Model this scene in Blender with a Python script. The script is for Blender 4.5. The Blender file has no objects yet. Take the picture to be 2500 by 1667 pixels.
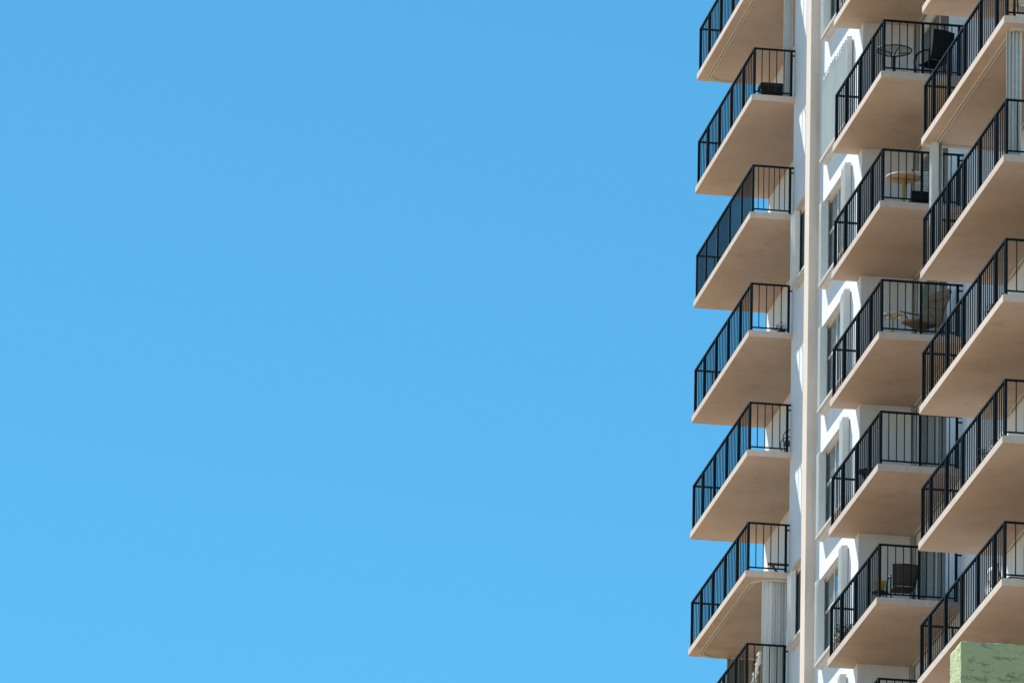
import bpy, bmesh, math, random
from mathutils import Vector, Matrix
random.seed(7)
D = bpy.data
SC = bpy.context.scene
COL = SC.collection

# ------------------------------------------------------------------ camera
CAM_LOC = Vector((-35.30, -185.576, -70.184))
PITCH, ROLL, YAW, FPX = math.radians(17.2382), math.radians(1.2273), math.radians(9.1573), 21482.28
fw = Vector((math.sin(YAW) * math.cos(PITCH), math.cos(YAW) * math.cos(PITCH), math.sin(PITCH)))
rt = Vector((math.cos(YAW), -math.sin(YAW), 0))
up = rt.cross(fw)
Rc = rt * math.cos(ROLL) + up * math.sin(ROLL)
Uc = up * math.cos(ROLL) - rt * math.sin(ROLL)
cd = D.cameras.new('camera')
cd.sensor_width = 36.0
cd.sensor_fit = 'HORIZONTAL'
cd.lens = FPX / 2500 * 36.0
cd.clip_start = 1.0
cd.clip_end = 20000
cam = D.objects.new('camera', cd)
COL.objects.link(cam)
m = Matrix((Rc, Uc, -fw)).transposed().to_4x4()
m.translation = CAM_LOC
cam.matrix_world = m
SC.camera = cam

# ------------------------------------------------------------------ light
TO_SUN = Vector((-1.0, 2.25, 3.3)).normalized()
SUN_EL = math.asin(TO_SUN.z)
SUN_AZ = math.atan2(TO_SUN.x, TO_SUN.y)          # clockwise from +Y
w = D.worlds.new('World')
SC.world = w
w.use_nodes = True
nt = w.node_tree
nt.nodes.clear()
sky = nt.nodes.new('ShaderNodeTexSky')
sky.sky_type = 'NISHITA'
sky.sun_disc = False
sky.sun_elevation = SUN_EL
sky.sun_rotation = SUN_AZ
sky.altitude = 2500
sky.air_density = 1.0
sky.dust_density = 0.0
sky.ozone_density = 4.0
tint = nt.nodes.new('ShaderNodeMixRGB')
tint.blend_type = 'MULTIPLY'
tint.inputs[0].default_value = 1.0
tint.inputs[2].default_value = (0.43, 1.0, 0.965, 1)
bg = nt.nodes.new('ShaderNodeBackground')
bg.inputs[1].default_value = 0.0725
wo = nt.nodes.new('ShaderNodeOutputWorld')
nt.links.new(sky.outputs[0], tint.inputs[1])
nt.links.new(tint.outputs[0], bg.inputs[0])
nt.links.new(bg.outputs[0], wo.inputs[0])
sd = D.lights.new('sun', 'SUN')
sd.energy = 4.8
sd.angle = math.radians(0.53)
sd.color = (1.0, 0.965, 0.905)
so = D.objects.new('sun', sd)
COL.objects.link(so)
so.rotation_euler = (-TO_SUN).to_track_quat('-Z', 'Y').to_euler()
vs = SC.view_settings
vs.view_transform = 'Standard'
vs.look = 'None'
vs.gamma = 1.0
vs.use_curve_mapping = False
vs.exposure = 1.1
SC.cycles.max_bounces = 8
SC.cycles.diffuse_bounces = 5


# ------------------------------------------------------------------ materials
def mat(name, col, rough=0.7, metal=0.0, var=0.08, scale=3.0, bump=0.0, bscale=40.0, col2=None, spec=0.3,
        streak=0.0, trans=0.0, stain=0.0, chips=0.0, each=0.0):
    """painted / plain surface: base colour with a little noise variation, optional relief and rain streaks"""
    mt = D.materials.new(name)
    mt.use_nodes = True
    t = mt.node_tree
    b = t.nodes['Principled BSDF']
    b.inputs['Roughness'].default_value = rough
    b.inputs['Metallic'].default_value = metal
    b.inputs['Specular IOR Level'].default_value = spec
    b.inputs['Transmission Weight'].default_value = trans
    geo = t.nodes.new('ShaderNodeNewGeometry')
    n = t.nodes.new('ShaderNodeTexNoise')
    n.inputs['Scale'].default_value = scale
    n.inputs['Detail'].default_value = 6
    n.inputs['Roughness'].default_value = 0.65
    t.links.new(geo.outputs['Position'], n.inputs['Vector'])
    r = t.nodes.new('ShaderNodeValToRGB')
    r.color_ramp.elements[0].position = 0.3
    r.color_ramp.elements[1].position = 0.72
    lo = [c * (1 - var) for c in col] if col2 is None else list(col2)
    hi = [min(1, c * (1 + var * 0.6)) for c in col] if col2 is None else list(col)
    r.color_ramp.elements[0].color = (*lo, 1)
    r.color_ramp.elements[1].color = (*hi, 1)
    t.links.new(n.outputs['Fac'], r.inputs[0])
    out = r.outputs[0]
    if streak > 0:
        mp = t.nodes.new('ShaderNodeMapping')
        mp.inputs['Scale'].default_value = (5.5, 5.5, 0.35)
        t.links.new(geo.outputs['Position'], mp.inputs['Vector'])
        n2 = t.nodes.new('ShaderNodeTexNoise')
        n2.inputs['Scale'].default_value = 1.6
        n2.inputs['Detail'].default_value = 5
        t.links.new(mp.outputs[0], n2.inputs['Vector'])
        r2 = t.nodes.new('ShaderNodeValToRGB')
        r2.color_ramp.elements[0].position = 0.52
        r2.color_ramp.elements[1].position = 0.75
        r2.color_ramp.elements[0].color = (0, 0, 0, 1)
        r2.color_ramp.elements[1].color = (streak, streak, streak, 1)
        t.links.new(n2.outputs['Fac'], r2.inputs[0])
        mx = t.nodes.new('ShaderNodeMixRGB')
        mx.inputs[2].default_value = (col[0] * .5, col[1] * .46, col[2] * .4, 1)
        t.links.new(r2.outputs[0], mx.inputs[0])
        t.links.new(out, mx.inputs[1])
        out = mx.outputs[0]
    def blot(out, scale, p0, p1, amount, dark, detail=8, dist=0.0):
        n4 = t.nodes.new('ShaderNodeTexNoise')
        n4.inputs['Scale'].default_value = scale
        n4.inputs['Detail'].default_value = detail
        n4.inputs['Roughness'].default_value = 0.7
        n4.inputs['Distortion'].default_value = dist
        t.links.new(geo.outputs['Position'], n4.inputs['Vector'])
        r4 = t.nodes.new('ShaderNodeValToRGB')
        r4.color_ramp.elements[0].position = p0
        r4.color_ramp.elements[1].position = p1
        r4.color_ramp.elements[0].color = (0, 0, 0, 1)
        r4.color_ramp.elements[1].color = (amount, amount, amount, 1)
        t.links.new(n4.outputs['Fac'], r4.inputs[0])
        m4 = t.nodes.new('ShaderNodeMixRGB')
        m4.inputs[2].default_value = (*dark, 1)
        t.links.new(r4.outputs[0], m4.inputs[0])
        t.links.new(out, m4.inputs[1])
        return m4.outputs[0]
    if stain > 0:
        out = blot(out, 0.9, .54, .72, stain, (col[0] * .62, col[1] * .58, col[2] * .5), 7, .6)
        out = blot(out, 5.0, .62, .72, stain * .8, (col[0] * .55, col[1] * .46, col[2] * .36), 8, .3)
    if chips > 0:
        out = blot(out, 14.0, .62, .66, chips, (col[0] * .42, col[1] * .38, col[2] * .36), 5, .2)
        out = blot(out, 3.0, .60, .75, chips * .6, (col[0] * .55, col[1] * .5, col[2] * .45), 8, .5)
    if each > 0:                      # every floor was painted at another time
        oi = t.nodes.new('ShaderNodeObjectInfo')
        mr = t.nodes.new('ShaderNodeMapRange')
        mr.inputs['To Min'].default_value = 1 - each
        mr.inputs['To Max'].default_value = 1 + each * .6
        t.links.new(oi.outputs['Random'], mr.inputs['Value'])
        hs = t.nodes.new('ShaderNodeHueSaturation')
        t.links.new(mr.outputs[0], hs.inputs['Value'])
        t.links.new(out, hs.inputs['Color'])
        out = hs.outputs[0]
    t.links.new(out, b.inputs['Base Color'])
    if bump > 0:
        n3 = t.nodes.new('ShaderNodeTexNoise')
        n3.inputs['Scale'].default_value = bscale
        n3.inputs['Detail'].default_value = 4
        t.links.new(geo.outputs['Position'], n3.inputs['Vector'])
        bp = t.nodes.new('ShaderNodeBump')
        bp.inputs['Strength'].default_value = bump
        bp.inputs['Distance'].default_value = 0.01
        t.links.new(n3.outputs['Fac'], bp.inputs['Height'])
        t.links.new(bp.outputs[0], b.inputs['Normal'])
    return mt


M = {}
M['white'] = mat('white_wall_paint', (0.76, 0.81, 0.89), 0.8, var=0.05, scale=1.5, bump=0.35, bscale=30, streak=0.2)
M['slab'] = mat('beige_slab_paint', (0.63, 0.53, 0.455), 0.75, var=0.07, scale=2.2, bump=0.2, bscale=25, streak=0.30, chips=0.5, each=0.08)
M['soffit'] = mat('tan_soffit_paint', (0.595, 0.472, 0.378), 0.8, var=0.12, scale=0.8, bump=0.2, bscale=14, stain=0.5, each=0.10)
M['floor'] = mat('dark_floor_tile', (0.085, 0.072, 0.062), 0.7, var=0.2, scale=3)
M['pier'] = mat('beige_pier_paint', (0.71, 0.61, 0.53), 0.8, var=0.05, scale=1.6, bump=0.4, bscale=20, streak=0.28)
M['rail'] = mat('black_rail_paint', (0.006, 0.015, 0.022), 0.75, var=0.3, scale=8, spec=0.06)
M['shutter'] = mat('pale_aluminium_shutter', (0.78, 0.82, 0.83), 0.45, var=0.05, scale=4, streak=0.15)
M['shutter_shade_tan'] = mat('shaded_shutter', (0.52, 0.46, 0.38), 0.6, var=0.1, scale=4)  # shutter paint browned: the far end's shade is put into the colour
M['track'] = mat('shutter_track_metal', (0.66, 0.66, 0.60), 0.4, var=0.06, scale=6)
M['sill'] = mat('sill_paint', (0.62, 0.60, 0.57), 0.7, var=0.1, scale=8, streak=0.3)
M['frame'] = mat('window_frame_paint', (0.72, 0.72, 0.72), 0.5, var=0.06, scale=6)
M['glass'] = mat('window_glass', (0.13, 0.185, 0.205), 0.06, var=0.2, scale=1.2, spec=0.6)
M['blind'] = mat('glass_over_curtain', (0.085, 0.11, 0.125), 0.25, var=0.25, scale=7, spec=0.5)
M['black'] = mat('black_metal', (0.008, 0.008, 0.009), 0.5, var=0.3, scale=8)
M['sling'] = mat('black_sling_mesh', (0.012, 0.012, 0.013), 0.8, var=0.2, scale=12)
M['brown'] = mat('brown_sling_mesh', (0.075, 0.062, 0.052), 0.85, var=0.15, scale=12)
M['tan'] = mat('tan_canvas', (0.29, 0.20, 0.12), 0.85, var=0.15, scale=9)
M['tantop'] = mat('tan_table_top', (0.66, 0.50, 0.38), 0.5, var=0.1, scale=6)
M['gold'] = mat('ochre_painted_metal', (0.46, 0.31, 0.10), 0.45, var=0.12, scale=9)
M['cream'] = mat('white_plastic', (0.82, 0.80, 0.74), 0.5, var=0.04, scale=9)
M['yellow'] = mat('yellow_plastic', (0.72, 0.52, 0.03), 0.5, var=0.08, scale=9)
M['wood'] = mat('brown_wood', (0.20, 0.10, 0.04), 0.6, var=0.25, scale=14)
M['leaf'] = mat('leaf_green', (0.075, 0.12, 0.03), 0.55, var=0.4, scale=25)
M['leafr'] = mat('leaf_red', (0.16, 0.045, 0.04), 0.55, var=0.4, scale=25)
M['pot'] = mat('dark_pot', (0.04, 0.03, 0.028), 0.7, var=0.2, scale=9)
M['ground'] = mat('sandy_ground', (0.26, 0.19, 0.12), 0.95, var=0.25, scale=0.02, col2=(0.205, 0.15, 0.095))
M['roof'] = mat('gravel_roof', (0.45, 0.43, 0.40), 0.95, var=0.15, scale=2)


def clear_glass():
    mt = D.materials.new('clear_table_glass')
    mt.use_nodes = True
    t = mt.node_tree
    t.nodes.clear()
    o = t.nodes.new('ShaderNodeOutputMaterial')
    mx = t.nodes.new('ShaderNodeMixShader')
    tr = t.nodes.new('ShaderNodeBsdfTransparent')
    tr.inputs[0].default_value = (0.80, 0.86, 0.84, 1)
    gl = t.nodes.new('ShaderNodeBsdfGlossy')
    gl.inputs['Roughness'].default_value = 0.03
    mx.inputs[0].default_value = 0.12
    t.links.new(tr.outputs[0], mx.inputs[1])
    t.links.new(gl.outputs[0], mx.inputs[2])
    t.links.new(mx.outputs[0], o.inputs[0])
    return mt


M['clear'] = clear_glass()


def stucco():
    """coarse trowelled stucco, base colour darkened only along the thin recessed lines"""
    mt = mat('green_stucco', (0.485, 0.56, 0.325), 0.95, var=0.06, scale=5)
    t = mt.node_tree
    b = t.nodes['Principled BSDF']
    geo = t.nodes['Geometry']
    def lines(rot, sc, wd, seed):
        mp = t.nodes.new('ShaderNodeMapping')
        mp.inputs['Location'].default_value = (seed, seed * .7, 0)
        mp.inputs['Rotation'].default_value = (0, math.radians(rot), 0)
        mp.inputs['Scale'].default_value = sc
        t.links.new(geo.outputs['Position'], mp.inputs['Vector'])
        n1 = t.nodes.new('ShaderNodeTexNoise')
        n1.inputs['Scale'].default_value = 1.0
        n1.inputs['Detail'].default_value = 6
        n1.inputs['Roughness'].default_value = 0.78
        n1.inputs['Distortion'].default_value = 0.3
        t.links.new(mp.outputs[0], n1.inputs['Vector'])
        sb = t.nodes.new('ShaderNodeMath'); sb.operation = 'SUBTRACT'; sb.inputs[1].default_value = 0.5
        t.links.new(n1.outputs['Fac'], sb.inputs[0])
        ab = t.nodes.new('ShaderNodeMath'); ab.operation = 'ABSOLUTE'
        t.links.new(sb.outputs[0], ab.inputs[0])
        mr = t.nodes.new('ShaderNodeMapRange')
        mr.inputs['From Min'].default_value = wd * .35
        mr.inputs['From Max'].default_value = wd
        mr.inputs['To Min'].default_value = 1.0
        mr.inputs['To Max'].default_value = 0.0
        t.links.new(ab.outputs[0], mr.inputs['Value'])
        n2 = t.nodes.new('ShaderNodeTexNoise')
        n2.inputs['Scale'].default_value = 7
        n2.inputs['Detail'].default_value = 3
        t.links.new(mp.outputs[0], n2.inputs['Vector'])
        n2.inputs['Scale'].default_value = 1.7
        gt = t.nodes.new('ShaderNodeMapRange')
        gt.inputs['From Min'].default_value = .53
        gt.inputs['From Max'].default_value = .63
        t.links.new(n2.outputs['Fac'], gt.inputs['Value'])
        mu = t.nodes.new('ShaderNodeMath'); mu.operation = 'MULTIPLY'
        t.links.new(mr.outputs[0], mu.inputs[0])
        t.links.new(gt.outputs[0], mu.inputs[1])
        return mu.outputs[0]
    l1 = lines(-40, (1.6, 3, 6), .016, 0.0)
    l2 = lines(-25, (4, 5, 9), .018, 5.3)
    mxm = t.nodes.new('ShaderNodeMath'); mxm.operation = 'MAXIMUM'
    t.links.new(l1, mxm.inputs[0]); t.links.new(l2, mxm.inputs[1])
    n3 = t.nodes.new('ShaderNodeTexNoise')
    n3.inputs['Scale'].default_value = 45
    n3.inputs['Detail'].default_value = 6
    t.links.new(geo.outputs['Position'], n3.inputs['Vector'])
    ad = t.nodes.new('ShaderNodeMath'); ad.operation = 'MULTIPLY_ADD'
    ad.inputs[1].default_value = -1.0
    t.links.new(mxm.outputs[0], ad.inputs[0])
    t.links.new(n3.outputs['Fac'], ad.inputs[2])
    bp = t.nodes.new('ShaderNodeBump')
    bp.inputs['Strength'].default_value = 0.8
    bp.inputs['Distance'].default_value = 0.010
    t.links.new(ad.outputs[0], bp.inputs['Height'])
    t.links.new(bp.outputs[0], b.inputs['Normal'])
    src = b.inputs['Base Color'].links[0].from_socket
    mx = t.nodes.new('ShaderNodeMixRGB')
    mx.inputs[2].default_value = (0.20, 0.235, 0.13, 1)
    sc_ = t.nodes.new('ShaderNodeMath'); sc_.operation = 'MULTIPLY'; sc_.inputs[1].default_value = .32
    t.links.new(mxm.outputs[0], sc_.inputs[0])
    t.links.new(sc_.outputs[0], mx.inputs[0])
    t.links.new(src, mx.inputs[1])
    t.links.new(mx.outputs[0], b.inputs['Base Color'])
    return mt


M['stucco'] = stucco()


# ------------------------------------------------------------------ mesh helpers
class MB:
    def __init__(s):
        s.v, s.f, s.mi, s.smooth = [], [], [], []

    def add(s, vs, fs, mi=0, smooth=False):
        o = len(s.v)
        s.v += [tuple(p) for p in vs]
        for f in fs:
            s.f.append([i + o for i in f])
            s.mi.append(mi)
            s.smooth.append(smooth)
        return s

    def box(s, x0, x1, y0, y1, z0, z1, mi=0):
        vs = [(x, y, z) for z in (z0, z1) for y in (y0, y1) for x in (x0, x1)]
        return s.add(vs, [(0, 2, 3, 1), (4, 5, 7, 6), (0, 1, 5, 4), (2, 6, 7, 3), (0, 4, 6, 2), (1, 3, 7, 5)], mi)

    def prism(s, poly, z0, z1, mi=0, mib=None, smooth=False):
        n = len(poly)
        vs = [(x, y, z0) for x, y in poly] + [(x, y, z1) for x, y in poly]
        s.add(vs, [tuple(range(n, 2 * n))], mi)
        s.add(vs, [tuple(range(n - 1, -1, -1))], mi if mib is None else mib)
        s.add(vs, [(i, (i + 1) % n, n + (i + 1) % n, n + i) for i in range(n)], mi, smooth)
        return s

    def tube(s, path, r, n=8, mi=0, closed=False):
        P = [Vector(p) for p in path]
        k = len(P)
        rings = []
        prev = None
        for i, p in enumerate(P):
            if closed:
                t = (P[(i + 1) % k] - P[i - 1]).normalized()
            else:
                t = (P[min(i + 1, k - 1)] - P[max(i - 1, 0)]).normalized()
            if prev is None:
                a = Vector((0, 0, 1)) if abs(t.z) < 0.9 else Vector((1, 0, 0))
                u = t.cross(a).normalized()
            else:
                u = (prev - t * prev.dot(t)).normalized()
            prev = u
            v = t.cross(u)
            rad = r[i] if isinstance(r, (list, tuple)) else r
            rings.append([p + (u * math.cos(2 * math.pi * j / n) + v * math.sin(2 * math.pi * j / n)) * rad for j in range(n)])
        vs = [q for ring in rings for q in ring]
        fs = []
        for i in range(k if closed else k - 1):
            a, b = i * n, ((i + 1) % k) * n
            fs += [(a + j, a + (j + 1) % n, b + (j + 1) % n, b + j) for j in range(n)]
        s.add(vs, fs, mi, True)
        if not closed:
            s.add(vs[:n], [tuple(range(n - 1, -1, -1))], mi)
            s.add(vs[-n:], [tuple(range(n))], mi)
        return s

    def lathe(s, prof, n=24, mi=0, c=(0, 0)):
        vs, fs = [], []
        for r, z in prof:
            vs += [(c[0] + r * math.cos(2 * math.pi * j / n), c[1] + r * math.sin(2 * math.pi * j / n), z) for j in range(n)]
        for i in range(len(prof) - 1):
            fs += [(i * n + j, i * n + (j + 1) % n, (i + 1) * n + (j + 1) % n, (i + 1) * n + j) for j in range(n)]
        fs.append(tuple(range(n - 1, -1, -1)))
        fs.append(tuple((len(prof) - 1) * n + j for j in range(n)))
        return s.add(vs, fs, mi, True)

    def sheet(s, pts, z0, z1, th=0.006, mi=0):
        """vertical folded sheet following a plan polyline, with thickness"""
        n = len(pts)
        P = [Vector((p[0], p[1])) for p in pts]
        off = []
        for i in range(n):
            t = (P[min(i + 1, n - 1)] - P[max(i - 1, 0)]).normalized()
            off.append(Vector((-t.y, t.x)) * th)
        poly = [tuple(P[i] + off[i]) for i in range(n)] + [tuple(P[i] - off[i]) for i in range(n - 1, -1, -1)]
        m2 = len(poly)
        vs = [(x, y, z0) for x, y in poly] + [(x, y, z1) for x, y in poly]
        s.add(vs, [(i, (i + 1) % m2, m2 + (i + 1) % m2, m2 + i) for i in range(m2)], mi)
        for i in range(n - 1):
            j = m2 - 1 - i
            s.add(vs, [(m2 + i, m2 + i + 1, m2 + j - 1, m2 + j), (i + 1, i, j, j - 1)], mi)
        return s

    def mesh(s, name, mats):
        me = D.meshes.new(name)
        me.from_pydata(s.v, [], s.f)
        for m_ in (mats if isinstance(mats, (list, tuple)) else [mats]):
            me.materials.append(m_)
        me.polygons.foreach_set('material_index', s.mi)
        me.polygons.foreach_set('use_smooth', s.smooth)
        bm = bmesh.new()
        bm.from_mesh(me)
        bmesh.ops.recalc_face_normals(bm, faces=bm.faces)
        bm.to_mesh(me)
        bm.free()
        me.update()
        return me

    def obj(s, name, mats, parent=None, loc=(0, 0, 0), rotz=0.0):
        return put(name, s.mesh(name, mats), parent, loc, rotz)


def put(name, me, parent=None, loc=(0, 0, 0), rotz=0.0, scale=None):
    o = D.objects.new(name, me)
    COL.objects.link(o)
    o.location = loc
    if rotz:
        o.rotation_euler = (0, 0, rotz)
    if scale:
        o.scale = scale
    if parent:
        o.parent = parent
    return o


def tag(o, label, cat, group=None, kind=None):
    if label:
        o['label'] = label
    if cat:
        o['category'] = cat
    if group:
        o['group'] = group
    if kind:
        o['kind'] = kind
    return o


def thing(name, label, cat, loc=(0, 0, 0), rotz=0.0, group=None):
    o = put(name, None, None, loc, rotz)
    o.empty_display_size = 0.2
    return tag(o, label, cat, group)


def zigzag(p0, p1, pitch, amp, nrm):
    """plan points of an accordion fold from p0 to p1, folding by amp along nrm"""
    a, b = Vector(p0), Vector(p1)
    n = max(2, int(round((b - a).length / pitch)))
    N = Vector(nrm)
    return [tuple(a + (b - a) * (i / n) + N * (amp * (1 if i % 2 else 0) * random.uniform(.85, 1.1))) for i in range(n + 1)]


# ------------------------------------------------------------------ the setting
H = 2.8
GZ = -71.9
T = 0.142
def Z(n): return -H * n

g = MB().box(-6000, 6000, -6000, 6000, GZ - 1, GZ).obj('ground', M['ground'])
tag(g, 'pale sandy ground far below the tower', None, kind='structure')

# ------------------------------------------------------------------ the tower
tower = thing('apartment_building', 'white high-rise apartment tower with stacked beige balconies and black railings', 'building', (6, -20, GZ))
BX, BY, BZ = 6, -20, GZ
def part(mb, name, mats, parent=tower):
    """mesh in world coordinates, made child of the tower (whose origin sits at its base) or of a part at world origin"""
    o = put(name, mb.mesh(name, mats), parent)
    if parent is tower:
        o.location = (-BX, -BY, -BZ)
    return o

TOPZ = 12.0
NF0, NF1 = -2, 14


def wall_x(X, y0, y1, z0, z1, holes, depth, mi=0):
    """wall face in the plane X facing -X with rectangular holes (ya, yb, za, zb) and reveals going to X+depth"""
    mb = MB()
    ys = sorted({y0, y1} | {h[0] for h in holes} | {h[1] for h in holes})
    zs = sorted({z0, z1} | {h[2] for h in holes} | {h[3] for h in holes})
    def inside(y, z):
        return any(h[0] < y < h[1] and h[2] < z < h[3] for h in holes)
    idx = {}
    vs, fs = [], []
    def V(y, z):
        k = (round(y, 5), round(z, 5))
        if k not in idx:
            idx[k] = len(vs)
            vs.append((X, y, z))
        return idx[k]
    for i in range(len(ys) - 1):
        for j in range(len(zs) - 1):
            if inside((ys[i] + ys[i + 1]) / 2, (zs[j] + zs[j + 1]) / 2):
                continue
            fs.append((V(ys[i], zs[j]), V(ys[i], zs[j + 1]), V(ys[i + 1], zs[j + 1]), V(ys[i + 1], zs[j])))
    for a, b, c, d in holes:
        o = len(vs)
        vs += [(X, a, c), (X, b, c), (X, b, d), (X, a, d), (X + depth, a, c), (X + depth, b, c), (X + depth, b, d), (X + depth, a, d)]
        fs += [(o, o + 1, o + 5, o + 4), (o + 1, o + 2, o + 6, o + 5), (o + 2, o + 3, o + 7, o + 6), (o + 3, o, o + 4, o + 7),
               (o + 4, o + 5, o + 6, o + 7)]
    mb.add(vs, fs, mi)
    return mb

def mesh_raw(mb, name, m_):
    me = D.meshes.new(name)
    me.from_pydata(mb.v, [], mb.f)
    me.materials.append(m_)
    return me

BAYW = (-12.02, -9.88, 0.80, 2.62)         # bay window opening: y range, z above floor
MDOOR = (-16.55, -13.80, 0.02, 2.40)
RDOOR = (-28.0, -23.75, 0.02, 2.40)
LWIN = (-4.2, -0.50, 0.95, 2.62)
LWF = (4, 7)           # floors whose strip window shows past the pier
floors = range(NF0, NF1)
# main wall, plane X = 1.0 (shorter on the L side: it ends where the far loggia starts)
holes = []
for n in floors:
    holes.append((MDOOR[0], MDOOR[1], Z(n) + MDOOR[2], Z(n) + MDOOR[3]))
    holes.append((RDOOR[0], RDOOR[1], Z(n) + RDOOR[2], Z(n) + RDOOR[3]))
    if n in LWF:
        holes.append((LWIN[0], LWIN[1], Z(n) + LWIN[2], Z(n) + LWIN[3]))
o = put('wall', mesh_raw(wall_x(1.0, -60, 0.12, GZ, TOPZ, holes, 0.12), 'wall', M['white']), tower, (-BX, -BY, -BZ))
# bay wall with windows
holes = [(BAYW[0], BAYW[1], Z(n) + BAYW[2], Z(n) + BAYW[3]) for n in floors]
o = put('bay_wall', mesh_raw(wall_x(-0.2, -13.53, -8.93, GZ, TOPZ, holes, 0.12), 'bay_wall', M['white']), tower, (-BX, -BY, -BZ))
# return wall of the bay that faces the balconies (towards -Y), and its roof
mb = MB()
mb.add([(-0.2, -13.53, GZ), (1.0, -13.53, GZ), (1.0, -13.53, TOPZ), (-0.2, -13.53, TOPZ)], [(0, 1, 2, 3)])
mb.add([(-0.2, -13.53, TOPZ), (1.0, -13.53, TOPZ), (1.0, -8.93, TOPZ), (-0.2, -8.93, TOPZ)], [(0, 1, 2, 3)])
part(mb, 'return_wall', M['white'])
# core body behind: inner loggia wall at X = 1.76, end wall, roof
mb = MB()
mb.box(1.76, 17, -60, 7.03, GZ, TOPZ)
mb.add([(1.0, 0.12, GZ), (1.76, 0.12, GZ), (1.76, 0.12, TOPZ), (1.0, 0.12, TOPZ)], [(0, 1, 2, 3)])
mb.add([(1.0, -60, TOPZ), (1.76, -60, TOPZ), (1.76, 0.12, TOPZ), (1.0, 0.12, TOPZ)], [(0, 1, 2, 3)])
mb.add([(1.0, -60, GZ), (1.76, -60, GZ), (1.76, -60, TOPZ), (1.0, -60, TOPZ)], [(0, 1, 2, 3)])
part(mb, 'inner_wall', M['white'])
# the beige pier at the far corner of the bay
mb = MB().box(-0.41, 1.0, -8.93, -8.45, GZ, TOPZ + 0.4)
part(mb, 'pier', M['pier'])

# ---- balconies
BOX = MB().box(-.5, .5, -.5, .5, -.5, .5).mesh('railing_bar', M['rail'])


def rounded(poly, radii, seg=4):
    out = []
    n = len(poly)
    for i, p in enumerate(poly):
        r = radii[i]
        if r <= 0:
            out.append(p)
            continue
        P = Vector(p)
        a = (Vector(poly[i - 1]) - P).normalized()
        b = (Vector(poly[(i + 1) % n]) - P).normalized()
        c = P + (a + b) * r
        a0 = P + a * r - c
        b0 = P + b * r - c
        for k in range(seg + 1):
            t = k / seg * math.pi / 2
            q = c + a0 * math.cos(t) + b0 * math.sin(t)
            out.append((q.x, q.y))
    return out


def slab_mesh(name, poly, radii):
    p = rounded(poly, radii)
    mb = MB()
    mb.prism(p, -T, 0, 0, 1)
    mb.mi[0] = 2
    me = mb.mesh(name, [M['slab'], M['soffit'], M['floor']])
    bm = bmesh.new()
    bm.from_mesh(me)
    ed = [e for e in bm.edges if len(e.link_faces) == 2 and abs(e.link_faces[0].normal.dot(e.link_faces[1].normal)) < .3
          and abs(e.verts[0].co.z - e.verts[1].co.z) < 1e-4]
    bmesh.ops.bevel(bm, geom=ed, offset=0.010, segments=2, affect='EDGES')
    bm.to_mesh(me)
    bm.free()
    return me


COLS = {
    'L': dict(off=0, x0=0.0, y0=0.0, y1=6.99, xe=0.92, xw=1.0, long=[.193, .404, .62, .83],
              poly=[(0, 0), (0.998, 0), (0.998, 0.122), (1.758, 0.122), (1.758, 6.99), (0, 6.99)], rad=[.03, 0, 0, 0, 0, .05],
              mid=None, nb=4, farx=1.70),
    'M': dict(off=2, x0=-0.755, y0=-18.14, y1=-13.09, xe=0.89, xw=0.998, long=[.226, .49, .78],
              poly=[(-.755, -18.14), (.998, -18.14), (.998, -13.532), (-.202, -13.532), (-.202, -13.09), (-.755, -13.09)],
              rad=[.03, 0, 0, 0, 0, .05], mid=.516, nb=4, farx=-.21),
    'R': dict(off=4, x0=-0.758, y0=-29.79, y1=-22.12, xe=0.89, xw=0.998, long=[.121, .315, .503, .70, .893],
              poly=[(-.758, -29.79), (.998, -29.79), (.998, -22.12), (-.758, -22.12)], rad=[.03, 0, 0, .05],
              mid=.516, nb=3, farx=.97),
}
for c in COLS.values():
    c['slab'] = slab_mesh('balcony', c['poly'], c['rad'])
RT, INS = 1.135, 0.071
BAL = {}
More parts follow.
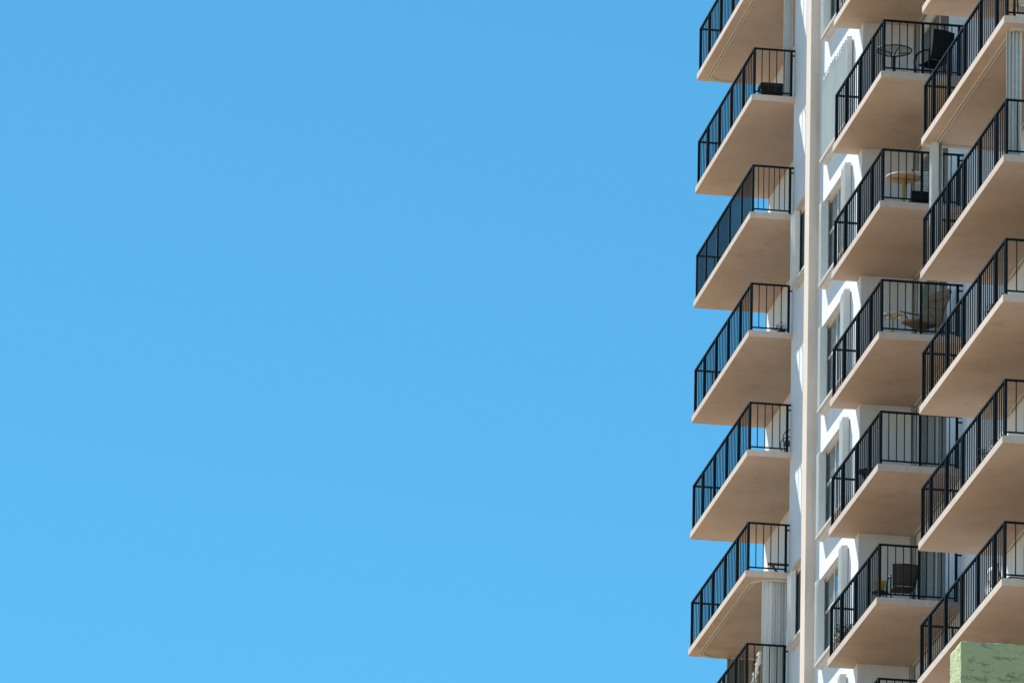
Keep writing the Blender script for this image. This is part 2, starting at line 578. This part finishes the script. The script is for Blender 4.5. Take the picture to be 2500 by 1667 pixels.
def balcony(cn, k, detail):
    """one balcony: the slab is the part, its railing pieces are sub-parts. detail: which baluster rows are single objects"""
    c = COLS[cn]
    z = Z(k + c['off'])
    b = put('balcony', c['slab'], tower, (-BX, -BY, z - BZ))
    x, ya, yb = c['x0'] + INS, c['y0'] + INS, c['y1'] - INS
    xe, xw = c['xe'], c['xw']
    def bar(name, x0, x1, y0, y1, z0, z1):
        return put(name, BOX, b, ((x0 + x1) / 2, (y0 + y1) / 2, (z0 + z1) / 2), 0, (x1 - x0, y1 - y0, z1 - z0))
    hw = .026
    L_ = yb - ya
    # rails: long side, near end, far end
    bar('top_rail', x - hw, x + hw, ya - hw, yb + hw, RT - .035, RT)
    bar('top_rail', x + hw, xw, ya - hw, ya + hw, RT - .0352, RT - .0002)
    bar('top_rail', x + hw, c['farx'], yb - hw, yb + hw, RT - .0352, RT - .0002)
    bar('bottom_rail', x - .012, x + .012, ya, yb, .075, .105)
    bar('bottom_rail', x + .012, xe, ya - .012, ya + .012, .0752, .1048)
    bar('bottom_rail', x + .012, c['farx'], yb - .012, yb + .012, .0752, .1048)
    posts_y = [ya] + [ya + f * L_ for f in c['long']] + [yb]
    for y in posts_y:
        bar('post', x - .0255, x + .0255, y - .0255, y + .0255, -.002, RT - .036)
    xs = [x] + ([x + c['mid'] * (xe - x)] if c['mid'] else []) + [xe]
    for px in xs[1:]:
        bar('post', px - .0255, px + .0255, ya - .0255, ya + .0255, -.002, RT - .036)
    bar('bracket', xe, xw, ya - .014, ya + .014, RT - .15, RT - .12)
    dense = (cn == 'L' and k == 3)
    pitch = .118 if dense else .19
    rest = MB()
    hb = .008 if dense else .0095
    def bal(px, py, single):
        if single:
            bar('baluster', px - hb, px + hb, py - hb, py + hb, .1052, RT - .0352)
        else:
            rest.box(px - hb, px + hb, py - hb, py + hb, .1052, RT - .0352)
    for i in range(len(posts_y) - 1):
        n = max(2, int(round((posts_y[i + 1] - posts_y[i]) / pitch)))
        for j in range(1, n):
            bal(x, posts_y[i] + (posts_y[i + 1] - posts_y[i]) * j / n, detail >= 2)
    for i in range(len(xs) - 1):
        n = (6 if dense else c['nb']) + 1
        for j in range(1, n):
            bal(xs[i] + (xs[i + 1] - xs[i]) * j / n, ya, detail >= 1)
    n = max(2, int(round((c['farx'] - x) / .2)))
    for j in range(1, n):
        bal(x + (c['farx'] - x) * j / n, yb, False)
    if rest.v:
        ro = put('baluster_row', rest.mesh('baluster_row', M['rail']), b)
        ro['kind'] = 'stuff'
    return b


BAL = {}
for k in range(-1, 9):
    BAL['L', k] = balcony('L', k, 1 if 1 <= k <= 7 else 0)
for k in range(-1, 9):
    BAL['M', k] = balcony('M', k, 1 if 1 <= k <= 7 else 0)
for k in range(-1, 8):
    BAL['R', k] = balcony('R', k, 2 if 1 <= k <= 5 else 0)


# ---- shutter tracks below some slabs (sub-parts of the slab they hang from)
def track_path(x, ya, yb, xe, r):
    pts = [(xe, ya)]
    for i in range(9):
        t = i / 8 * math.pi / 2
        pts.append((x + r - r * math.sin(t), ya + r - r * math.cos(t)))
    for i in range(9):
        t = i / 8 * math.pi / 2
        pts.append((x + r - r * math.cos(t), yb - r + r * math.sin(t)))
    pts.append((xe, yb))
    return pts

def track(bal, pts):
    mb = MB()
    mb.sheet(pts, -T - .035, -T - .001, .012)
    n = len(pts)
    P = [Vector(p) for p in pts]
    q = []
    for i in range(n):
        t = (P[min(i + 1, n - 1)] - P[max(i - 1, 0)]).normalized()
        q.append(tuple(P[i] + Vector((t.y, -t.x)) * -.055))
    mb.sheet(q, -T - .035, -T - .001, .008)
    return put('shutter_track', mb.mesh('shutter_track', M['track']), bal)

for k in (1, 6):
    track(BAL['L', k], track_path(.25, .20, 6.86, .99, .40))
track(BAL['R', 1], [(.98, -29.45), (-.47, -29.45), (-.48, -29.44), (-.48, -22.34), (-.47, -22.33), (.98, -22.33)])
for k in range(1, 8):
    track(BAL['M', k], [(.93, -13.7), (.93, -17.6)])
for k in range(0, 7):
    track(BAL['R', k], [(.93, -22.7), (.93, -28.0)])


# ---- accordion shutters (parts of the tower)
def shutter(pts, z0, z1, m_='shutter', th=.006):
    mb = MB().sheet(pts, z0, z1, th)
    return part(mb, 'shutter', M[m_])

# L2: slim bundle beside the strip; L7: a wide bundle, partly drawn, and one at the far end
def zs(cn, k): return Z(k + COLS[cn]['off'])
shutter(zigzag((.76, .19), (.985, .19), .0255, .10, (0, 1)), zs('L', 2) + .02, zs('L', 1) - T - .03)
shutter(zigzag((.63, .17), (.985, .17), .032, .12, (0, 1)), zs('L', 7) + .02, zs('L', 6) - T - .03)
shutter([(.42, .20), (.47, .28), (.52, .19), (.57, .28), (.625, .19)], zs('L', 7) + .02, zs('L', 6) - T - .03)
shutter(zigzag((.89, 6.80), (1.74, 6.80), .07, .10, (0, 1)), zs('L', 7) + .02, zs('L', 6) - T - .03, 'shutter_shade_tan')
# R2: bundles at the two outer corners
shutter(zigzag((-.48, -22.55), (-.48, -22.30), .03, .13, (-1, 0)) + zigzag((-.47, -22.33), (-.36, -22.33), .03, .1, (0, -1)), zs('R', 2) + .02, zs('R', 1) - T - .03)
shutter(zigzag((-.60, -29.30), (-.34, -29.42), .035, .14, (0, 1)), zs('R', 2) + .02, zs('R', 1) - T - .03)
# M: a bundle beside the sliding door on every floor
for k in range(1, 8):
    shutter(zigzag((.86, -13.66), (.985, -13.66), .0255, .10, (0, 1)), zs('M', k) + .02, zs('M', k - 1) - T - .04)


# ---- windows and doors
def bay_window(n, closed=False):
    y0, y1, a, b = BAYW
    z = Z(n)
    X = -0.2
    # frame is the part; pane, sill, header and shutters are its sub-parts
    mb = MB()
    xf = X + .012
    f = .06
    mb.box(xf, xf + .05, y0, y1, z + b - f, z + b - .001)
    mb.box(xf, xf + .05, y0, y1, z + a + .001, z + a + f)
    for yy in (y0, (y0 + y1) / 2 - f / 2, y1 - f):
        mb.box(xf + .001, xf + .049, yy + .001, yy + f, z + a + f, z + b - f)
    ym = (y0 + y1) / 2 + f
    mb.box(xf + .002, xf + .048, ym, y1 - f, z + (a + b) / 2 + .15, z + (a + b) / 2 + .20)
    w_ = part(mb, 'window', M['frame'])
    part(MB().box(xf + .02, xf + .0255, y0 + .003, y1 - .003, z + a + .003, z + b - .003), 'pane', M['glass'], w_)
    ya, yb = -12.52, -9.72                     # extent of sill and header, past the opening on both sides
    mb = MB()
    mb.box(X - .16, X - .001, ya, yb, z + a - .035, z + a)
    mb.box(X - .12, X - .001, ya + .02, yb - .03, z + a - .085, z + a - .0352)
    mb.box(X - .15, X - .135, ya, yb, z + a, z + a + .03)
    mb.box(X - .05, X - .035, ya, yb, z + a, z + a + .03)
    part(mb, 'sill', M['sill'], w_)
    mb = MB()
    mb.box(X - .12, X - .002, ya + .03, yb - .10, z + b, z + b + .018)
    mb.box(X - .12, X - .108, ya + .03, yb - .10, z + b - .04, z + b)
    part(mb, 'header', M['white'], w_)
    zb = z + a + .005
    if closed:
        part(MB().sheet(zigzag((X - .055, yb - .04), (X - .055, ya + .12), .11, .085, (-1, 0)), zb, z + b + .06, .005), 'shutter', M['shutter'], w_)
        part(MB().sheet(zigzag((X - .02, ya + .02), (X - .02, ya + .14), .03, .10, (-1, 0)), zb, z + b + .09, .005), 'shutter', M['shutter'], w_)
    else:
        h = random.uniform(0, .04)
        part(MB().sheet(zigzag((X - .012, ya + .03), (X - .012, ya + .50), .036, .125, (-1, 0)), zb, z + b + .05 + h, .006), 'shutter', M['shutter'], w_)
        part(MB().sheet(zigzag((X - .012, yb - .34), (X - .012, yb - .02), .036, .14, (-1, 0)), zb, z + b + .01, .006), 'shutter', M['shutter'], w_)
    return w_

for n in range(1, 12):
    bay_window(n, closed=(n == 4))


def strip_window(n, stack):
    y0, y1, a, b = LWIN
    z = Z(n)
    X = 1.0
    xf = X + .012
    f = .06
    mb = MB()
    mb.box(xf, xf + .05, y0, y1, z + b - f, z + b - .001)
    mb.box(xf, xf + .05, y0, y1, z + a + .001, z + a + f)
    for yy in (y0, (y0 + y1) / 2, y1 - f):
        mb.box(xf + .001, xf + .049, yy + .001, yy + f - .001, z + a + f, z + b - f)
    w_ = part(mb, 'window', M['frame'])
    part(MB().box(xf + .02, xf + .0255, y0 + .003, y1 - .003, z + a + .003, z + b - .003), 'pane', M['glass'], w_)
    mb = MB()
    mb.box(X - .15, X + .04, y0 - .1, y1 + .0, z + a - .05, z + a)
    mb.box(X - .12, X - .001, y0 - .1, y1 - .04, z + a - .11, z + a - .0502)
    part(mb, 'sill', M['sill'], w_)
    mb = MB().box(X - .13, X - .002, y0 - .06, y1 + .10, z + b, z + b + .045)
    part(mb, 'header', M['sill'], w_)
    if stack:
        part(MB().sheet(zigzag((X - .02, y1 - .34), (X - .02, y1 + .16), .036, .11, (-1, 0)), z + a + .002, z + b - .002, .006), 'shutter', M['shutter'], w_)

for n in LWF:
    strip_window(n, True)


def door(n, D_, split, name='sliding_door'):
    y0, y1, a, b = D_
    z = Z(n)
    X = 1.0
    f = .05
    mb = MB()
    mb.box(X + .01, X + .07, y0 + .001, y1 - .001, z + b - f, z + b - .001)
    mb.box(X + .01, X + .07, y0 + .001, y1 - .001, z + a + .001, z + a + f)
    for yy in (y0 + .001, split - f / 2, y1 - f - .001):
        mb.box(X + .011, X + .069, yy, yy + f, z + a + f, z + b - f)
    d_ = part(mb, name, M['frame'])
    part(MB().box(X + .04, X + .048, split + f / 2, y1 - f, z + a + f, z + b - f), 'pane', M['glass'], d_)
    part(MB().box(X + .03, X + .038, y0 + f, split - f / 2, z + a + f, z + b - f), 'pane', M['blind'], d_)
    return d_

for k in range(1, 8):
    door(k + 2, MDOOR, -15.58)
for k in range(1, 7):
    door(k + 4, RDOOR, -24.9)


# ------------------------------------------------------------------ things on the balconies
def child(mb, name, m_, parent):
    return put(name, mb.mesh(name, M[m_] if isinstance(m_, str) else m_), parent)

def arc(c, r, a0, a1, n, ax='xz', y=0.0):
    out = []
    for i in range(n + 1):
        t = math.radians(a0 + (a1 - a0) * i / n)
        out.append((c[0] + r[0] * math.cos(t), y, c[1] + r[1] * math.sin(t)))
    return out

def loop_chair(name, label, loc, rotz, seat_m, frame_m, back_h=1.0, wide=.54, group=None, arm=.016):
    """patio chair, facing local -Y... the back stands at local y=+.25, seat in front; loop arms at the sides"""
    t = thing(name, label, 'chair', loc, rotz, group)
    hw = wide / 2
    # back: slightly curved sling between tubes
    mb = MB()
    n = 6
    prof = [(.20 + .16 * i / n + .03 * math.sin(i / n * 3.1), .44 + (back_h - .44) * i / n) for i in range(n + 1)]
    vs, fs = [], []
    for s_ in (0, .012):
        for i, (y, z) in enumerate(prof):
            k = hw * (.86 + .14 * i / n)
            vs += [(-k, y + s_, z), (-k * .4, y + s_ + .02, z), (k * .4, y + s_ + .02, z), (k, y + s_, z)]
    q = (n + 1) * 4
    for i in range(n):
        for j in range(3):
            a = i * 4 + j
            fs += [(a, a + 1, a + 5, a + 4), (q + a + 1, q + a, q + a + 4, q + a + 5)]
    for i in range(n):
        a, b = i * 4, i * 4 + 3
        fs += [(a, a + 4, q + a + 4, q + a), (b + 4, b, q + b, q + b + 4)]
    for j in range(3):
        a = j
        fs.append((a + 1, a, q + a, q + a + 1))
        a = n * 4 + j
        fs.append((a, a + 1, q + a + 1, q + a))
    mb.add(vs, fs, 0, True)
    child(mb, 'backrest', seat_m, t)
    mb = MB().box(-hw * .86, hw * .86, -.26, .2, .415, .435)
    child(mb, 'seat', seat_m, t)
    # frame: uprights + top bar
    mb = MB()
    for s_ in (-1, 1):
        mb.tube([(s_ * hw * .86, .20, .40)] + [(s_ * (hw * (.86 + .14 * i / n) + .012), y, z) for i, (y, z) in enumerate(prof)], .014, 8)
    mb.tube([(-hw - .02, prof[-1][0], back_h), (0, prof[-1][0] + .02, back_h + .012), (hw + .02, prof[-1][0], back_h)], .016, 8)
    child(mb, 'back_frame', frame_m, t)
    for s_ in (-1, 1):
        x = s_ * (hw + .03)
        pts = [(x, .24, .60), (x, .10, .655), (x, -.10, .665), (x, -.24, .63), (x, -.31, .52), (x, -.30, .38), (x, -.27, .2), (x, -.29, .01)]
        child(MB().tube(pts, arm, 8), 'armrest', frame_m, t)
        pts = [(x, .23, .66), (x, .21, .42), (x, .24, .2), (x, .30, .01)]
        child(MB().tube(pts, .016, 8), 'leg', frame_m, t)
    return t

def on_floor(cn, k, x, y): return (x, y, zs(cn, k) + .001)

# --- M2: glass table and black chairs
t = thing('patio_table', 'round glass patio table with black metal frame on the top middle balcony', 'table', on_floor('M', 2, -.34, -17.43))
child(MB().lathe([(.0, .700), (.355, .700), (.355, .708), (.0, .708)], 40), 'glass_top', 'clear', t)
child(MB().tube([(.365 * math.cos(i / 40 * 6.2832), .365 * math.sin(i / 40 * 6.2832), .70) for i in range(40)], .014, 8, closed=True), 'rim', 'black', t)
child(MB().tube([(0, 0, .02), (0, 0, .30), (0, 0, .58)], .032, 12), 'column', 'black', t)
for i in range(4):
    a = math.radians(8 + 90 * i)
    ca, sa = math.cos(a), math.sin(a)
    child(MB().tube([(0.01 * ca, 0.01 * sa, .52), (.05 * ca, .05 * sa, .60), (.12 * ca, .12 * sa, .655), (.24 * ca, .24 * sa, .675), (.355 * ca, .355 * sa, .685)], .012, 8), 'bracket', 'black', t)
    child(MB().tube([(0, 0, .06), (.15 * ca, .15 * sa, .05), (.28 * ca, .28 * sa, .012)], .014, 8), 'foot', 'black', t)
loop_chair('patio_chair', 'black high-back sling patio chair beside the round glass table', on_floor('M', 2, .47, -17.56), math.radians(203), 'sling', 'black', 1.03, .48, arm=.022)

# --- M3: tan pedestal table and slatted chair
t = thing('pedestal_table', 'round tan table on an ochre pedestal on the second middle balcony', 'table', on_floor('M', 3, -.15, -17.58))
child(MB().lathe([(.0, .690), (.35, .690), (.362, .697), (.362, .712), (.0, .712)], 40), 'table_top', 'tantop', t)
child(MB().lathe([(.364, .698), (.368, .698), (.368, .716), (.364, .716)], 40), 'rim', 'cream', t)
mb = MB()
mb.box(-.24, .24, -.018, .018, .655, .689)
mb.box(-.0178, .0178, -.24, .24, .6552, .6888)
child(mb, 'cross_bar', 'gold', t)
child(MB().tube([(0, 0, .10), (0, 0, .35), (0, 0, .66)], [.036, .034, .046], 12), 'column', 'gold', t)
for i in range(4):
    a = math.radians(25 + 90 * i)
    ca, sa = math.cos(a), math.sin(a)
    child(MB().tube([(0, 0, .14), (.09 * ca, .09 * sa, .10), (.24 * ca, .24 * sa, .015)], [.03, .026, .018], 10), 'foot', 'gold', t)
t = thing('slatted_chair', 'pale chair with horizontal back slats and dark seat behind the tan table', 'chair', on_floor('M', 3, .36, -17.05))
for i in range(9):
    child(MB().box(-.27, .27, -.17 - .012 * i, -.155 - .012 * i, .57 + i * .045, .60 + i * .045), 'slat', 'cream', t)
for s_ in (-1, 1):
    child(MB().tube([(s_ * .27, -.14, .02), (s_ * .27, -.15, .45), (s_ * .27, -.26, .99)], .018, 8), 'leg', 'wood', t)
    child(MB().tube([(s_ * .27, .28, .02), (s_ * .27, .28, .45)], .018, 8), 'leg', 'wood', t)
child(MB().box(-.26, .26, -.15, .30, .40, .45), 'seat', 'wood', t)
child(MB().box(-.27, .28, -.21, -.16, .33, .55), 'skirt', 'sling', t)

# --- M4: tan recliner and small ornate side table
t = thing('recliner', 'tan canvas reclining chair with headrest on the third middle balcony', 'recliner', on_floor('M', 4, .28, -17.62), math.radians(38))
def slabby(pts, y0, y1, th):
    """padded canvas panel following side profile pts (x, z)"""
    n = len(pts)
    P = [Vector(p) for p in pts]
    a, b = [], []
    for i in range(n):
        tt = (P[min(i + 1, n - 1)] - P[max(i - 1, 0)]).normalized()
        nn = Vector((-tt.y, tt.x)) * th / 2
        a.append(P[i] + nn)
        b.append(P[i] - nn)
    poly = a + b[::-1]
    m2 = len(poly)
    vs = [(p.x, y0, p.y) for p in poly] + [(p.x, y1, p.y) for p in poly]
    mb = MB()
    mb.add(vs, [(i, (i + 1) % m2, m2 + (i + 1) % m2, m2 + i) for i in range(m2)])
    for i in range(n - 1):
        j = m2 - 1 - i
        mb.add(vs, [(i, i + 1, j - 1, j), (m2 + i + 1, m2 + i, m2 + j, m2 + j - 1)])
    return mb
child(slabby([(.20, .38), (.27, .58), (.38, .82), (.50, 1.04)], -.27, .27, .06), 'backrest', 'tan', t)
child(slabby([(.42, .98), (.50, 1.10), (.57, 1.20)], -.25, .25, .10), 'headrest', 'tan', t)
child(slabby([(-.42, .36), (-.1, .34), (.20, .37)], -.24, .24, .04), 'seat', 'tan', t)
child(slabby([(.245, .36), (.33, .60), (.44, .86), (.555, 1.06)], -.20, .20, .012), 'dark_back_sheet', 'sling', t)  # thin dark sheet along the rear of the backrest
for s_ in (-.30, .30):
    child(MB().tube([(-.40, s_, .62), (-.1, s_, .645), (.32, s_, .70)], .018, 8), 'armrest', 'tan', t)
    child(MB().tube([(.26, s_, .68), (.12, s_, .40), (-.02, s_, .02)], .015, 8), 'leg', 'tan', t)
    child(MB().tube([(-.28, s_, .63), (.05, s_, .33), (.36, s_, .02)], .015, 8), 'leg', 'tan', t)
t = thing('side_table', 'small round ochre wire table left of the tan recliner', 'table', on_floor('M', 4, -.36, -17.60))
child(MB().tube([(.21 * math.cos(i / 30 * 6.2832), .21 * math.sin(i / 30 * 6.2832), .52) for i in range(30)], .012, 8, closed=True), 'rim', 'tantop', t)
child(MB().lathe([(.0, .518), (.20, .518), (.20, .523), (.0, .523)], 30), 'glass_top', 'clear', t)
for i in range(6):
    a = i / 6 * 6.2832
    child(MB().tube([(0, 0, .46), (.10 * math.cos(a), .10 * math.sin(a), .50), (.205 * math.cos(a), .205 * math.sin(a), .515)], .008, 6), 'spoke', 'gold', t)
child(MB().tube([(0, 0, .1), (0, 0, .47)], .022, 10), 'column', 'gold', t)
for i in range(3):
    a = i / 3 * 6.2832 + .5
    child(MB().tube([(0, 0, .14), (.1 * math.cos(a), .1 * math.sin(a), .1), (.19 * math.cos(a), .19 * math.sin(a), .012)], .013, 8), 'foot', 'gold', t)

# --- M5: dark wire-mesh table further in
t = thing('mesh_table', 'dark round wire-mesh table behind the outer railing of the fourth middle balcony', 'table', on_floor('M', 5, -.40, -15.55))
child(MB().lathe([(.0, .590), (.22, .590), (.225, .60), (.22, .61), (.0, .61)], 32), 'table_top', 'black', t)
child(MB().tube([(.225 * math.cos(i / 32 * 6.2832), .225 * math.sin(i / 32 * 6.2832), .58) for i in range(32)], .012, 8, closed=True), 'rim', 'black', t)
for i in range(4):
    a = i / 4 * 6.2832 + .4
    child(MB().tube([(.17 * math.cos(a), .17 * math.sin(a), .59), (.12 * math.cos(a), .12 * math.sin(a), .35), (.24 * math.cos(a), .24 * math.sin(a), .01)], .012, 8), 'leg', 'black', t)

# --- M6: brown sling chair, yellow pail on a dark side table
loop_chair('patio_chair', 'brown sling patio chair on the fifth middle balcony', on_floor('M', 6, -.05, -17.30), math.radians(178), 'brown', 'black', .84, .50)
t = thing('side_table', 'dark round side table holding a yellow pail', 'table', on_floor('M', 6, -.46, -17.05))
child(MB().lathe([(.0, .385), (.17, .385), (.175, .395), (.17, .405), (.0, .405)], 30), 'table_top', 'black', t)
for i in range(3):
    a = i / 3 * 6.2832
    child(MB().tube([(.06 * math.cos(a), .06 * math.sin(a), .39), (.09 * math.cos(a), .09 * math.sin(a), .2), (.16 * math.cos(a), .16 * math.sin(a), .01)], .012, 8), 'leg', 'black', t)
t = thing('pail', 'bright yellow pail beside the brown chair', 'pail', (-.46, -17.05, zs('M', 6) + .407))
child(MB().lathe([(.075, 0), (.105, .22), (.110, .22), (.110, .235), (.098, .235), (.07, .012)], 24), 'bucket', 'yellow', t)
child(MB().tube([(.108 * math.cos(i / 10 * 3.14159), .02, .20 - .10 * math.sin(i / 10 * 3.14159)) for i in range(11)], .004, 6), 'handle', 'black', t)
# --- M6 far end / others: plants
def plant(name, label, loc, h, spread, n, pot_r=.12, pot_h=.16, leafm='leaf', leaf=.07, group=None):
    t = thing(name, label, 'plant', loc, 0, group)
    child(MB().lathe([(pot_r * .75, 0), (pot_r, pot_h), (pot_r * 1.08, pot_h), (pot_r * 1.08, pot_h + .02), (pot_r * .9, pot_h + .02), (pot_r * .85, pot_h - .02)], 16), 'pot', 'pot', t)
    mb = MB()
    st = MB()
    for i in range(n):
        a = random.uniform(0, 6.283)
        r = spread * random.uniform(.1, 1) ** .7
        z = pot_h + h * random.uniform(.1, 1)
        p = Vector((r * math.cos(a), r * math.sin(a), z))
        if i % 3 == 0:
            st.tube([(0, 0, pot_h - .01), (p.x * .4, p.y * .4, z * .75), tuple(p)], .004, 5)
        d = Vector((math.cos(a) + random.uniform(-.6, .6), math.sin(a) + random.uniform(-.6, .6), random.uniform(-.5, .7))).normalized()
        s_ = d.cross(Vector((0, 0, 1))).normalized()
        u_ = s_.cross(d)
        l = leaf * random.uniform(.6, 1.25)
        w_ = l * .32
        mb.add([p, p + d * l * .45 + s_ * w_ + u_ * .006, p + d * l, p + d * l * .45 - s_ * w_ + u_ * .006, p + d * l * .5 - u_ * .008],
               [(0, 1, 4), (1, 2, 4), (2, 3, 4), (3, 0, 4)])
    child(st, 'stem', 'leaf', t)
    lo = child(mb, 'foliage', leafm, t)
    lo['kind'] = 'stuff'
    return t
plant('potted_plant', 'small leafy potted plant at the near right corner of a left-column balcony', on_floor('L', 4, .80, .32), .16, .17, 60, .09, .10)
plant('potted_plant', 'green bushy potted plant at the far end of the fifth middle balcony', on_floor('M', 6, -.45, -13.55), .45, .25, 130, .13, .22)
plant('potted_plant', 'red-leaved potted plant near the far end of the fifth middle balcony', on_floor('M', 6, -.50, -14.25), .30, .16, 90, .10, .16, 'leafr')
plant('potted_plant', 'trailing potted plant behind the outer railing of the third right balcony', on_floor('R', 3, -.50, -28.0), .22, .20, 110, .11, .12, group=None)
plant('potted_plant', 'trailing potted plant behind the outer railing of the fourth right balcony', on_floor('R', 4, -.50, -27.6), .26, .22, 120, .11, .12)
plant('potted_plant', 'red-leaved potted plant low behind the railing of the fourth right balcony', on_floor('R', 4, -.50, -28.5), .20, .16, 90, .10, .12, 'leafr')

# --- L column
t = thing('ottoman', 'low black wicker ottoman on the upper left balcony', 'ottoman', on_floor('L', 2, .56, .60))
mb = MB()
mb.prism(rounded([(-.27, -.24), (.27, -.24), (.27, .24), (-.27, .24)], [.07] * 4, 5), .05, .33)
child(mb, 'base', 'sling', t)
mb = MB()
mb.prism(rounded([(-.285, -.255), (.285, -.255), (.285, .255), (-.285, .255)], [.09] * 4, 5), .332, .42)
child(mb, 'cushion', 'black', t)
for sx in (-.22, .22):
    for sy in (-.19, .19):
        child(MB().tube([(sx, sy, 0), (sx, sy, .05)], .022, 8), 'leg', 'black', t)
loop_chair('patio_chair', 'dark metal chair with curved arm at the wall of a left balcony', on_floor('L', 5, 1.24, .72), math.radians(-95), 'shutter_shade_tan', 'wood', .8, .5, arm=.012)
t = thing('folding_table', 'narrow brown wooden folding table on a left-column balcony', 'table', on_floor('L', 6, 1.22, 2.0))
child(MB().box(-.33, .33, -.06, .06, .735, .765), 'table_top', 'wood', t)
for s_ in (-.045, .045):
    child(MB().tube([(-.28, s_, .01), (.24, s_, .735)], .016, 8), 'leg', 'wood', t)
    child(MB().tube([(.28, s_ * .9, .01), (-.24, s_ * .9, .735)], .016, 8), 'leg', 'wood', t)
t = thing('step_ladder', 'white folding step ladder behind the bottom left railing', 'ladder', on_floor('L', 7, .52, .78), math.radians(0))
for s_ in (-.13, .13):
    child(MB().tube([(-.26, s_ * 1.3, .005), (-.02, s_, 1.08)], .022, 6), 'rail', 'cream', t)
    child(MB().tube([(.22, s_ * 1.3, .005), (.02, s_, 1.06)], .018, 6), 'leg', 'cream', t)
for i in range(4):
    f = (i + 1) / 5
    child(MB().box(-.26 + .24 * f - .05, -.26 + .24 * f + .05, -.14, .14, 1.08 * f - .012, 1.08 * f + .012), 'step', 'cream', t)
child(MB().box(-.07, .07, -.15, .15, 1.08, 1.12), 'top_cap', 'cream', t)

# --- R column
loop_chair('patio_chair', 'chair with pale seat at the right picture edge on the top right balcony', on_floor('R', 1, -.10, -29.05), math.radians(170), 'cream', 'black', .85, .52)
loop_chair('patio_chair', 'pale chair behind the railing of the lowest right balcony', on_floor('R', 5, -.05, -27.3), math.radians(100), 'cream', 'wood', .9, .52)

# ------------------------------------------------------------------ green stucco building in the foreground
gb = thing('stucco_building', 'green rough stucco building corner with parapet at the lower right', 'building', (-13, -105, GZ))
mb = MB()
mb.box(-18.90, -6, -109.98, -98, GZ, -50.3)
o = put('wall', mb.mesh('wall', M['stucco']), gb, (13, 105, -GZ))
# parapet: densely divided so that its stucco surface is uneven in shape too
bm = bmesh.new()
X0, X1, Y0, Y1, Z0, Z1 = -18.925, -15.6, -110.02, -109.55, -50.3, -48.985
def grid_face(o0, du, dv, nu, nv):
    vs = [[bm.verts.new(Vector(o0) + Vector(du) * (i / nu) + Vector(dv) * (j / nv)) for j in range(nv + 1)] for i in range(nu + 1)]
    for i in range(nu):
        for j in range(nv):
            bm.faces.new((vs[i][j], vs[i + 1][j], vs[i + 1][j + 1], vs[i][j + 1]))
s_ = 0.014
nx, ny, nz = int((X1 - X0) / s_), int((Y1 - Y0) / s_), int((Z1 - Z0) / s_)
grid_face((X0, Y0, Z0), (X1 - X0, 0, 0), (0, 0, Z1 - Z0), nx, nz)
grid_face((X0, Y0, Z0), (0, Y1 - Y0, 0), (0, 0, Z1 - Z0), ny, nz)
grid_face((X0, Y0, Z1), (X1 - X0, 0, 0), (0, Y1 - Y0, 0), nx, ny)
grid_face((X0, Y1, Z0), (X1 - X0, 0, 0), (0, 0, Z1 - Z0), nx // 4, nz // 4)
grid_face((X1, Y0, Z0), (0, Y1 - Y0, 0), (0, 0, Z1 - Z0), ny // 4, nz // 4)
bmesh.ops.remove_doubles(bm, verts=bm.verts, dist=0.0005)
bmesh.ops.recalc_face_normals(bm, faces=bm.faces)
from mathutils import noise
cen = Vector(((X0 + X1) / 2, (Y0 + Y1) / 2, (Z0 + Z1) / 2))
for v in bm.verts:
    p = v.co
    q = Vector((p.x * 5 + p.z * 3, p.y * 9, p.z * 10 - p.x * 3))
    n1 = noise.fractal(q, 1.0, 2.0, 4)
    flat = max(-.35, min(.18, n1))                 # trowelled: high spots knocked flat
    n2 = noise.fractal(p * 38, 1.0, 2.0, 3)
    # pull the arrises round
    ex = min(abs(p.x - X0), .03); ez = min(abs(p.z - Z1), .03); ey = min(abs(p.y - Y0), .03)
    d = 0.006 * flat + 0.003 * n2
    nrm = v.normal
    v.co = p + nrm * (d - .004 * ((ex < .012) + (ez < .012) + (ey < .012) >= 2))
me = D.meshes.new('parapet')
bm.to_mesh(me)
bm.free()
for pl in me.polygons:
    pl.use_smooth = True
me.materials.append(M['stucco'])
put('parapet', me, gb, (13, 105, -GZ))
